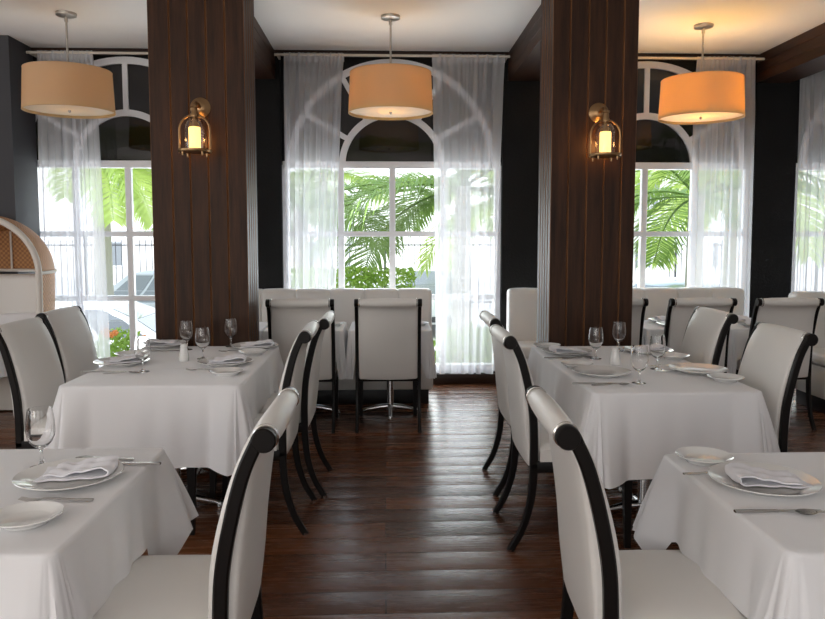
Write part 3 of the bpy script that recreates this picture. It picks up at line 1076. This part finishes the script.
# ------------------------------------------------------------------ pendant lamps
def pendant(label, x, y, watts, col):
    t = thing('pendant_lamp', label, 'lamp', (x, y, 0), group='drum pendant lamps')
    zt, zb = 2.805, 2.482
    MB().lathe([(0, CEIL - .03), (.05, CEIL - .03), (.078, CEIL - .022), (.08, CEIL - .001), (0, CEIL - .001)], 28).build('canopy', M['nickel'], t)
    MB().tube([(0, 0, CEIL - .02), (0, 0, 2.66)], .0085, 10).lathe([(0, CEIL - .075), (.014, CEIL - .07), (.014, CEIL - .035), (0, CEIL - .03)], 12).build('rod', M['nickel'], t)
    sh = MB().lathe([(.332, zt), (.347, zb), (.344, zb), (.329, zt), (.332, zt)], 64).build('shade', M['shade'], t, 60)
    for z, r in ((zt, .3305), (zb, .3455)):
        MB().tube([(r * cos(2 * pi * k / 48), r * sin(2 * pi * k / 48), z) for k in range(48)], .0035, 6, closed=True).build('rim', M['shade'], sh)
    sp = MB()
    for a in (0, 120, 240):
        sp.tube([(0, 0, zt - .02), (.332 * cos(radians(a)), .332 * sin(radians(a)), zt - .006)], .003, 6)
    sp.build('spider', M['nickel'], t)
    MB().lathe([(0, zb + .012), (.339, zb + .018), (.339, zb + .022), (0, zb + .016)], 48).build('diffuser', M['diffuser'], t)
    MB().lathe([(0, zb - .012), (.008, zb - .008), (.012, zb + .002), (.012, zb + .011), (0, zb + .011)], 16).build('finial', M['nickel'], t)
    for a in (30, 150, 270):
        p = (.11 * cos(radians(a)), .11 * sin(radians(a)))
        MB().lathe([(0, 2.60), (.02, 2.606), (.03, 2.63), (.026, 2.655), (.013, 2.68), (.013, 2.70), (0, 2.70)], 14, c=(*p, 0)).tube([(*p, 2.70), (0, 0, 2.705)], .005, 6).build('bulb', M['bulb'], t)
    ld = bpy.data.lights.new('pendant_light', 'POINT')
    ld.energy = watts; ld.color = col; ld.shadow_soft_size = .06
    lo = bpy.data.objects.new('pendant_light', ld); COL.objects.link(lo); lo.parent = t; lo.location = (0, 0, 2.64)
for lab, px, py, wts in (('beige drum pendant lamp at the left, before the left window', 66, 13, .3), ('beige drum pendant lamp in the middle of the photo', 390.5, 16, 1.8), ('orange glowing drum pendant lamp at the right', 703.5, 25, 15)):
    p = at(px, py, CEIL)
    pendant(lab, p.x, p.y, wts, (1, .54, .13))

# ------------------------------------------------------------------ wall lanterns on the pillars
def sconce(label, x, z, watts):
    t = thing('wall_lantern', label, 'wall lamp', (x, PY0, z), group='wall lanterns')
    ro = Matrix.Rotation(pi / 2, 4, 'X')        # lathe axis towards -y
    MB().lathe([(0, 0), (.066, 0), (.068, .006), (.060, .014), (.045, .018), (.038, .026), (.018, .032), (0, .034)], 32, ro).build('backplate', M['brass'], t)
    yl = -.17
    b = MB()
    b.tube(spline([(0, -.02, 0), (0, -.08, .012), (0, -.14, .004), (0, yl, -.03)], 6), .013, 12)
    b.lathe([(0, -.085), (.026, -.085), (.028, -.075), (.020, -.060), (.020, -.030), (.026, -.024), (.022, -.012), (0, -.006)], 20, Matrix.Translation((0, yl, 0)))
    b.build('arm', M['brass'], t)
    b = MB()
    hoop = [(-.098, yl, -.315), (-.098, yl, -.17)] + [(-.098 * cos(pi * k / 16), yl, -.17 + .098 * sin(pi * k / 16)) for k in range(1, 16)] + [(.098, yl, -.17), (.098, yl, -.315)]
    b.tube(hoop, .0065, 8, flat=(1, 1))
    b.build('hoop', M['brass'], t)
    b = MB()
    b.lathe([(0, -.312), (.102, -.312), (.106, -.306), (.106, -.296), (.10, -.292), (0, -.292)], 36, Matrix.Translation((0, yl, 0)))
    for a in (45, 135, 225, 315):
        b.lathe([(0, -.338), (.006, -.334), (.008, -.312), (0, -.312)], 10, Matrix.Translation((.088 * cos(radians(a)), yl + .088 * sin(radians(a)), 0)))
    b.build('tray', M['brass'], t)
    b = MB()
    pr = [(.064, -.291), (.064, -.17), (.062, -.145), (.052, -.118), (.034, -.100), (.018, -.092)]
    b.lathe(pr + [(.015, -.092), (.033, -.103), (.050, -.120), (.060, -.146), (.062, -.17), (.062, -.291), (.064, -.291)], 32, Matrix.Translation((0, yl, 0)))
    b.build('glass_dome', M['jar'], t)
    MB().lathe([(0, -.290), (.037, -.290), (.037, -.155), (.034, -.150), (.02, -.153), (0, -.155)], 28, Matrix.Translation((0, yl, 0))).build('candle', M['candle'], t)
    MB().lathe([(0, -.155), (.020, -.155), (.022, -.13), (.014, -.115), (.012, -.085), (0, -.085)], 18, Matrix.Translation((0, yl, 0))).build('socket', M['brass'], t)
    ld = bpy.data.lights.new('lantern_light', 'POINT')
    ld.energy = watts; ld.color = (1, .50, .16); ld.shadow_soft_size = .02
    lo = bpy.data.objects.new('lantern_light', ld); COL.objects.link(lo); lo.parent = t; lo.location = (.0, yl + .075, -.22)
for px, py, lab, wt in ((200.5, 108, 'brass wall lantern with a lit candle on the left pillar', .7), (598.5, 113, 'brass wall lantern with a lit candle on the right pillar', 1.3)):
    q = on_plane(px, py, PY0)
    sconce(lab, q.x, q.z, wt)

# ------------------------------------------------------------------ cane hooded booth
def booth():
    bx, by = -3.38, 6.22
    t = thing('cane_booth', 'round-hooded cane booth with white cushions at the left edge', 'booth', (bx, by, 0))
    ZS = 1.17
    def section(f):        # f 0..1 front to back: half width, height above the spring line
        bul = 1 + .03 * sin(pi * min(1, f * 1.15)) - .26 * f ** 2
        return .505 * bul, .475 * (1 + .06 * sin(pi * f) - .22 * f * f)
    rows = []
    NF = 12
    for i in range(NF + 1):
        f = i / NF
        a, h = section(f)
        y = .60 * f
        row = [(a * cos(pi * k / 36), y, ZS + h * sin(pi * k / 36)) for k in range(37)]
        rows.append(row)
    a, h = section(1)
    b = MB().grid(rows)
    # back of the hood
    rows2 = [[(a * s * cos(pi * k / 36), .60 + .02 * (1 - s), ZS + h * s * sin(pi * k / 36)) for k in range(37)] for s in (1, .66, .33, .02)]
    b.grid(rows2)
    # sides under the spring line, narrowing to the seat base
    for sgn in (-1, 1):
        rw = []
        for i in range(NF + 1):
            f = i / NF
            a, _ = section(f)
            rw.append([(sgn * (a - .10 * g * g * (1 if f > .02 else .6)), .60 * f, ZS - 1.08 * g) for g in (0, .12, .25, .4, .6, .8, 1)])
        b.grid(rw)
    bmesh.ops.remove_doubles(b.bm, verts=b.bm.verts[:], dist=.0005)
    bmesh.ops.recalc_face_normals(b.bm, faces=b.bm.faces)
    bmesh.ops.solidify(b.bm, geom=b.bm.faces[:], thickness=.014)
    hood = b.build('hood', M['cane'], t, 60)
    rim = MB()
    arc = [(.51 * cos(pi * k / 36), -.008, ZS + .475 * sin(pi * k / 36)) for k in range(37)]
    foot = [(.49, -.008, .10), (.50, -.008, .6), (.51, -.008, ZS - .1)]
    path = foot + arc + [(-x, y, z) for x, y, z in reversed(foot)]
    rim.tube(path, .026, 10)
    o = rim.build('rim', M['whitewood'], t); o['label'] = 'whitewashed rim of the hood'
    rb = MB()
    for f in (.35, .72):
        a, h = section(f)
        rb.tube([((a - .012) * cos(pi * k / 36), .60 * f, ZS + (h - .012) * sin(pi * k / 36)) for k in range(37)], .011, 8)
    for sgn in (-1, 1):
        pts = []
        for i in range(NF + 1):
            a, h = section(i / NF)
            pts.append((sgn * (a + .006), .60 * i / NF, ZS))
        rb.tube(pts, .014, 8)
    aa, hh = section(1)
    rb.tube([(-aa + .03, .585, ZS), (aa - .03, .585, ZS)], .014, 8)
    rb.tube([(0, .585, ZS), (0, .585, ZS + hh - .02)], .010, 8)
    o = rb.build('hood_rib', M['whitewood'], t); o['label'] = 'whitewashed ribs of the hood'
    MB().box((0, .48, .80), (.80, .13, .68), .05, 4).build('back_cushion', M['banquette'], t)
    MB().box((0, .23, .42), (.78, .40, .14), .04, 4).build('seat_cushion', M['banquette'], t)
    MB().box((0, .27, .19), (.76, .50, .36), .01).build('base', M['whitewood'], t)
    return t
booth()
t = MB()
rows = []
for i in range(15):
    u = i / 14 * 2 - 1
    rows.append([(.21 * u * (1 - .12 * abs(v)), v * .05 * sqrt(max(0, 1 - u ** 6)) + .004 * sin(9 * u), .15 * w_ * (1 - .10 * u * u)) for v, w_ in [(cos(2 * pi * k / 20), sin(2 * pi * k / 20) * (1 - .0)) for k in range(20)]])
t.grid(rows, cu=True, cap=True)
o = t.build('throw_pillow', M['linen'], None, 60)
o.location = (-3.22, 6.585, .655); o.rotation_euler = (radians(-12), 0, radians(6))
tag(o, 'rumpled white throw pillow inside the cane booth', 'pillow')

# ------------------------------------------------------------------ outside the windows
GZ = -1.0
o = MB().box((0, 27, GZ - .1), (70, 38.6, .2)).build('ground', M['paving'])
struct(o, 'pale paved parking ground outside', 'ground')

def frond_mesh(L, az, el, droop, seed, wmul=1.0, pairs=58):
    r = random.Random(seed)
    b = MB()
    pts = []
    p = Vector((0, 0, 0)); e = el
    n = 18
    for i in range(n + 1):
        pts.append(p.copy())
        d = Vector((cos(az) * cos(e), sin(az) * cos(e), sin(e)))
        p = p + d * (L / n)
        e -= droop / n * (.5 + i / n)
    b.tube(pts, [.018 * L / 2 * (1 - .8 * i / n) + .002 for i in range(n + 1)], 5)
    for k in range(pairs):
        f = .10 + .9 * k / (pairs - 1)
        i = min(n - 1, int(f * n)); ff = f * n - i
        P = pts[i].lerp(pts[i + 1], ff)
        tg = (pts[i + 1] - pts[i]).normalized()
        sd = tg.cross(Vector((0, 0, 1)))
        sd = sd.normalized() if sd.length > .05 else Vector((1, 0, 0))
        upv = sd.cross(tg)
        l = L * .40 * (sin(pi * (.12 + .80 * f)) ** .8) * r.uniform(.85, 1.1)
        for s_ in (-1, 1):
            d0 = (sd * s_ * .8 + tg * .65 + upv * r.uniform(.0, .25)).normalized()
            d1 = (d0 + Vector((0, 0, -.55 - r.uniform(0, .35)))).normalized()
            w_ = .017 * wmul * L / 1.8
            a0 = P; a1 = P + d0 * l * .5; a2 = a1 + d1 * l * .5
            wv = tg.cross(d0); wv = d0.cross(wv).normalized() * w_
            v = [b.bm.verts.new(q) for q in (a0 - wv * .5, a0 + wv * .5, a1 + wv, a1 - wv, a2)]
            b.bm.faces.new((v[0], v[1], v[2], v[3])); b.bm.faces.new((v[3], v[2], v[4]))
    return b

def palm(x, y, h, L, n, seed, label, mat='frond', els=(-.2, 1.1), az0=None, trunk_r=.13, wmul=1.0, lean=(0, 0), azs=None):
    r = random.Random(seed)
    t = thing('palm_tree', label, 'tree', (x, y, GZ), group='palms outside the windows')
    H = h - GZ
    pts = [(lean[0] * (k / 10) ** 2, lean[1] * (k / 10) ** 2, H * k / 10) for k in range(11)]
    MB().tube(pts, [trunk_r * (1.15 - .35 * k / 10) for k in range(11)], 14).build('trunk', M['trunk'], t)
    for k in range(n):
        az = (azs[k] if azs else 2 * pi * k / n + r.uniform(-.25, .25))
        el = els[0] + (els[1] - els[0]) * r.random()
        b = frond_mesh(L * r.uniform(.85, 1.1), az, el, r.uniform(1.0, 1.7), seed * 100 + k, wmul)
        o = b.build('frond', M[mat], t, flat=True)
        o.location = (lean[0], lean[1], H - .03)
palm(1.05, 10.0, 2.15, 2.4, 10, 31, 'green palm just outside the middle window, behind its right curtain', wmul=.75, els=(-.1, 1.0))
palm(-1.25, 11.0, 1.9, 2.0, 9, 12, 'green palm outside the middle window, behind its left curtain', wmul=.75, els=(-.2, .9))
palm(4.35, 10.2, 2.05, 2.2, 9, 13, 'green palm outside the window right of the right pillar', wmul=.75, els=(-.2, .9))
palm(-5.35, 14.2, 3.05, 2.3, 15, 14, 'palm with grey trunk outside the left window', 'frond_pale', els=(-.4, .9), trunk_r=.17, wmul=1.0)
palm(2.6, 15.6, 2.3, 2.6, 14, 15, 'pale distant palm behind the parked cars beyond the middle window', 'frond_pale', els=(-.3, 1.0), wmul=1.0)
palm(6.9, 14.5, 3.0, 2.6, 14, 16, 'pale distant palm beyond the window right of the right pillar', 'frond_pale', els=(-.3, 1.0), wmul=1.0)
palm(-1.8, 21.5, 3.3, 2.6, 12, 17, 'pale distant palm far beyond the middle window', 'frond_pale', els=(-.3, 1.0), wmul=1.0)

def leaf_mass(b, c, rx, ry, rz, n, size, r, box=False):
    for _ in range(n):
        while True:
            q = Vector((r.uniform(-1, 1), r.uniform(-1, 1), r.uniform(-1, 1)))
            if box or q.length < 1: break
        p = Vector(c) + Vector((q.x * rx, q.y * ry, q.z * rz))
        a = Vector((r.gauss(0, 1), r.gauss(0, 1), r.gauss(0, 1))).normalized()
        u = a.cross(Vector((r.gauss(0, 1), r.gauss(0, 1), r.gauss(0, 1)))).normalized()
        s_ = size * r.uniform(.7, 1.3)
        v = [b.bm.verts.new(k) for k in (p - a * s_, p + u * s_ * .45, p + a * s_, p - u * s_ * .45)]
        b.bm.faces.new(v)
def shrub(name, label, c, rx, ry, rz, n, size, mat, seed, box=False, blossoms=0):
    r = random.Random(seed)
    t = thing(name, label, 'hedge' if box else 'shrub', (c[0], c[1], GZ))
    b = MB(); leaf_mass(b, (0, 0, c[2] - GZ), rx, ry, rz, n, size, r, box)
    b.build('foliage', M[mat], t, flat=True)
    b = MB()
    for k in range(5):
        xx = rx * .7 * (k / 2 - 1)
        b.tube([(xx * .6, 0, 0), (xx * .8, .02, (c[2] - GZ) * .6), (xx, 0, c[2] - GZ)], [.025, .02, .01], 7)
    b.build('stem', M['twig'], t)
    if blossoms:
        b = MB()
        for k in range(blossoms):
            a = r.uniform(0, 2 * pi); e = r.uniform(-.2, 1.2)
            p = Vector((rx * cos(a) * cos(e), ry * sin(a) * cos(e), c[2] - GZ + rz * sin(e)))
            for q in range(5):
                aa = 2 * pi * q / 5
                bmesh.ops.create_icosphere(b.bm, subdivisions=1, radius=.022, matrix=Matrix.Translation(p + Vector((.022 * cos(aa), -.01, .022 * sin(aa)))))
        o = b.build('blossom', M['flower'], t); o['label'] = 'orange blossoms'
shrub('hedge', 'bright green hedge outside the middle window', (-.65, 10.0, .05), 1.05, .35, 1.0, 9000, .045, 'hedge', 21, True)
shrub('flowering_shrub', 'shrub with orange blossoms outside the left window', (-3.25, 9.1, -.15), .42, .3, .52, 2200, .04, 'hedge', 22, False, 26)
shrub('leafy_shrub', 'low leafy shrub outside the right curtain of the middle window', (1.05, 8.7, -.1), .6, .35, .55, 2200, .05, 'hedge', 23)
shrub('leafy_shrub', 'low leafy shrub outside the window right of the right pillar', (3.6, 9.6, -.2), 1.0, .4, .9, 3500, .05, 'hedge', 24)

# parked cars
def car(label, x, y, deg, mat, suv=True):
    t = thing('car', label, 'car', (x, y, GZ), radians(deg), group='cars parked outside')
    H = 1.72 if suv else 1.46
    belt = .98 if suv else .90
    def loft_box(levels, bev=0):
        return MB().grid([[(xa, -w_, z), (xb, -w_, z), (xb, w_, z), (xa, w_, z)] for z, xa, xb, w_ in levels], cu=True, cap=True)
    lower = [(-2.15, .32), (-2.28, .45), (-2.28, .74), (-2.20, belt), (-1.0, belt + .02), (.85, belt), (1.7, belt - .10), (2.12, belt - .22), (2.26, .62), (2.26, .42), (2.12, .30)]
    b = MB().grid([[(px, y_, pz + (0 if abs(y_) > .8 else .012)) for px, pz in lower] for y_ in (-.88, -.84, -.4, 0, .4, .84, .88)], cu=True, cap=True)
    # pull the outermost outline in a little for rounded flanks
    body = b.build('body', M[mat], t, 35)
    xr = -2.05 if suv else -1.75
    cab = [(belt - .02, xr, 1.0, .82), (belt + .30, xr + .16, .50, .73), (H - .06, xr + .40, .02, .64), (H, xr + .60, -.30, .52)]
    loft_box(cab).build('cabin', M[mat], t, 50)
    g = MB()
    def quad(pts, off):
        P = [Vector(p) for p in pts]
        nn = (P[1] - P[0]).cross(P[3] - P[0]).normalized()
        ctr = sum(P, Vector()) / 4
        if nn.dot(ctr - Vector((-.6, 0, 1.1))) < 0: nn = -nn
        g.grid([[p - nn * .02 for p in P], [p + nn * off for p in P]], cu=True, cap=True)
    def lerp_lv(z):
        for a, c in zip(cab, cab[1:]):
            if a[0] <= z <= c[0]:
                f = (z - a[0]) / (c[0] - a[0]); return [a[k] + (c[k] - a[k]) * f for k in range(4)]
    z0, z1 = belt + .05, belt + .295
    l0, l1 = lerp_lv(z0), lerp_lv(z1)
    m0, m1 = lerp_lv(belt + .305), lerp_lv(H - .10)
    for a, c in ((l0, l1), (m0, m1)):
        quad([(a[1], -a[3] * .86, a[0]), (a[1], a[3] * .86, a[0]), (c[1], c[3] * .86, c[0]), (c[1], -c[3] * .86, c[0])], .012)
        quad([(a[2], -a[3] * .88, a[0]), (a[2], a[3] * .88, a[0]), (c[2], c[3] * .88, c[0]), (c[2], -c[3] * .88, c[0])], .012)
        for s_ in (-1, 1):
            for f0, f1 in ((.08, .34), (.37, .63), (.66, .92)):
                X = lambda l, f: l[1] + (l[2] - l[1]) * f
                quad([(X(a, f0), s_ * a[3], a[0]), (X(a, f1), s_ * a[3], a[0]), (X(c, f1), s_ * c[3], c[0]), (X(c, f0), s_ * c[3], c[0])], .010)
    g.build('car_window', M['carglass'], t, flat=True)
    for wx in (-1.38, 1.40):
        for s_ in (-1, 1):
            mt = Matrix.Translation((wx, s_ * .70, .34)) @ Matrix.Rotation(-s_ * pi / 2, 4, 'X')
            wh = MB().lathe([(0, 0), (.30, 0), (.335, .02), (.34, .10), (.335, .19), (.24, .205), (0, .20)], 28, mt).build('wheel', M['tyre'], t)
            MB().lathe([(0, .20), (.22, .203), (.225, .212), (.12, .222), (0, .225)], 20, mt).build('hubcap', M['steel'], wh)
    for s_ in (-1, 1):
        MB().box((-2.245, s_ * .72, .86), (.10, .26, .20), .02).build('tail_lamp', M['taillight'], t)
        MB().box((2.14, s_ * .66, .66), (.20, .34, .12), .03).build('headlamp', M['steel'], t)
    MB().box((-2.27, 0, .47), (.08, 1.5, .14), .02).build('bumper', M['iron'], t)
car('white car with amber tail lamp seen from behind through the middle window', 1.12, 20.0, 90, 'carwhite')
car('silver car behind the right curtain of the middle window', 4.4, 19.5, 80, 'carsilver')
car('silver car beyond the white one outside the left window', -5.6, 17.2, 175, 'carsilver')
car('white car nearest the building outside the left window', -4.3, 12.0, 0, 'carwhite', False)
car('silver car outside the window right of the right pillar', 7.4, 17.0, 20, 'carsilver', False)

# iron fence and pale buildings
t = thing('iron_fence', 'black iron picket fence behind the parked cars', 'fence', (0, 25, GZ))
b = MB()
for k in range(150):
    b.box((-15 + k * .2, 0, 1.2), (.022, .022, 2.35))
b.build('pickets', M['iron'], t, flat=True)
for k in range(13):
    MB().box((-15 + k * 2.5, .03, 1.25), (.08, .08, 2.5), .005).build('fence_post', M['iron'], t)
for z in (.25, 2.2):
    MB().box((0, .0, z), (30, .04, .045)).build('rail', M['iron'], t)
def building(label, x, y, w, h, d):
    t = thing('building', label, 'building', (x, y, GZ))
    MB().box((0, 0, h / 2), (w, d, h)).build('wall', M['stucco'], t, flat=True)
    MB().box((0, 0, h + .15), (w + .4, d + .4, .3)).build('roof_slab', M['stucco'], t, flat=True)
    n = int(w / 3)
    for fl in range(int(h / 3)):
        for k in range(n):
            f = MB().box((-w / 2 + (k + .5) * w / n, -d / 2 - .02, 1.6 + 3 * fl), (1.3, .1, 1.4), .01).build('window_frame', M['white_paint'], t)
            MB().box((-w / 2 + (k + .5) * w / n, -d / 2 - .06, 1.6 + 3 * fl), (1.1, .06, 1.2)).build('pane', M['carglass'], f, flat=True)
building('pale building far beyond the middle and left windows', -9, 42, 14, 6.5, 6)
building('pale building far beyond the right-hand window', 17, 38, 12, 6.5, 6)
t = thing('gate_wall', 'white slatted gate outside the window right of the right pillar', 'gate', (8.6, 22, GZ))
MB().box((0, 0, 1.2), (2.6, .08, .1), .01).box((0, 0, .2), (2.6, .08, .1), .01).box((0, 0, 2.35), (2.6, .08, .1), .01).box((-1.26, 0, 1.2), (.1, .1, 2.4), .01).box((1.26, 0, 1.2), (.1, .1, 2.4), .01).build('gate_frame', M['stucco'], t)
b = MB()
for k in range(12):
    b.box((-1.1 + k * .2, 0, 1.25), (.12, .03, 2.1))
b.build('slats', M['stucco'], t, flat=True)

# ------------------------------------------------------------------ light
w = bpy.data.worlds.new('sky'); S.world = w; w.use_nodes = True
nt = w.node_tree
bg = nt.nodes['Background']
tc = N(nt, 'ShaderNodeTexCoord')
sp = N(nt, 'ShaderNodeSeparateXYZ')
nt.links.new(tc.outputs['Generated'], sp.inputs[0])
cr = N(nt, 'ShaderNodeValToRGB')
cr.color_ramp.elements[0].position = 0; cr.color_ramp.elements[0].color = (.9, .92, .93, 1)
cr.color_ramp.elements[1].position = .8; cr.color_ramp.elements[1].color = (.62, .78, 1, 1)
nt.links.new(sp.outputs['Z'], cr.inputs[0])
nt.links.new(cr.outputs['Color'], bg.inputs['Color'])
bg.inputs['Strength'].default_value = 2.0

def light(name, typ, loc, rot, energy, col=(1, 1, 1), **kw):
    d = bpy.data.lights.new(name, typ)
    d.energy = energy; d.color = col
    for k, v in kw.items(): setattr(d, k, v)
    o = bpy.data.objects.new(name, d); COL.objects.link(o)
    o.location = loc; o.rotation_euler = rot
    return o
light('sun', 'SUN', (0, 0, 20), (radians(28), radians(-12), 0), 3.6, (1, .96, .9), angle=radians(3))
# added fill lamps at openings in the unseen walls behind the camera and left
for (a, b_) in ((-5.2, -2.8), (-1.5, .9), (2.6, 4.8)):
    light('front_fill', 'AREA', ((a + b_) / 2, YB + .03, 1.75), (radians(138), 0, 0), 85 if a < -2 else 26 if a < 2 else 2.2, (1, .91, .80), shape='RECTANGLE', size=b_ - a, size_y=2.3)
for (a, b_) in ((-2.5, .5), (1.6, 4.6)):
    light('left_fill', 'AREA', (X0 + .03, (a + b_) / 2, 1.75), (radians(90), 0, radians(-90)), 9, (1, .98, .96), shape='RECTANGLE', size=b_ - a, size_y=2.3)
# daylight entering at the window wall
for c, e in zip(WC, (38, 75, 52, 36)):
    light('window_daylight', 'AREA', (c, YW + 1.0, 1.0), (radians(-122), 0, 0), e, (.95, .98, 1), shape='RECTANGLE', size=2.1, size_y=2.0)

S.view_settings.view_transform = 'Standard'
S.view_settings.look = 'None'
S.view_settings.gamma = 1
S.view_settings.use_curve_mapping = False
S.view_settings.exposure = 0.28
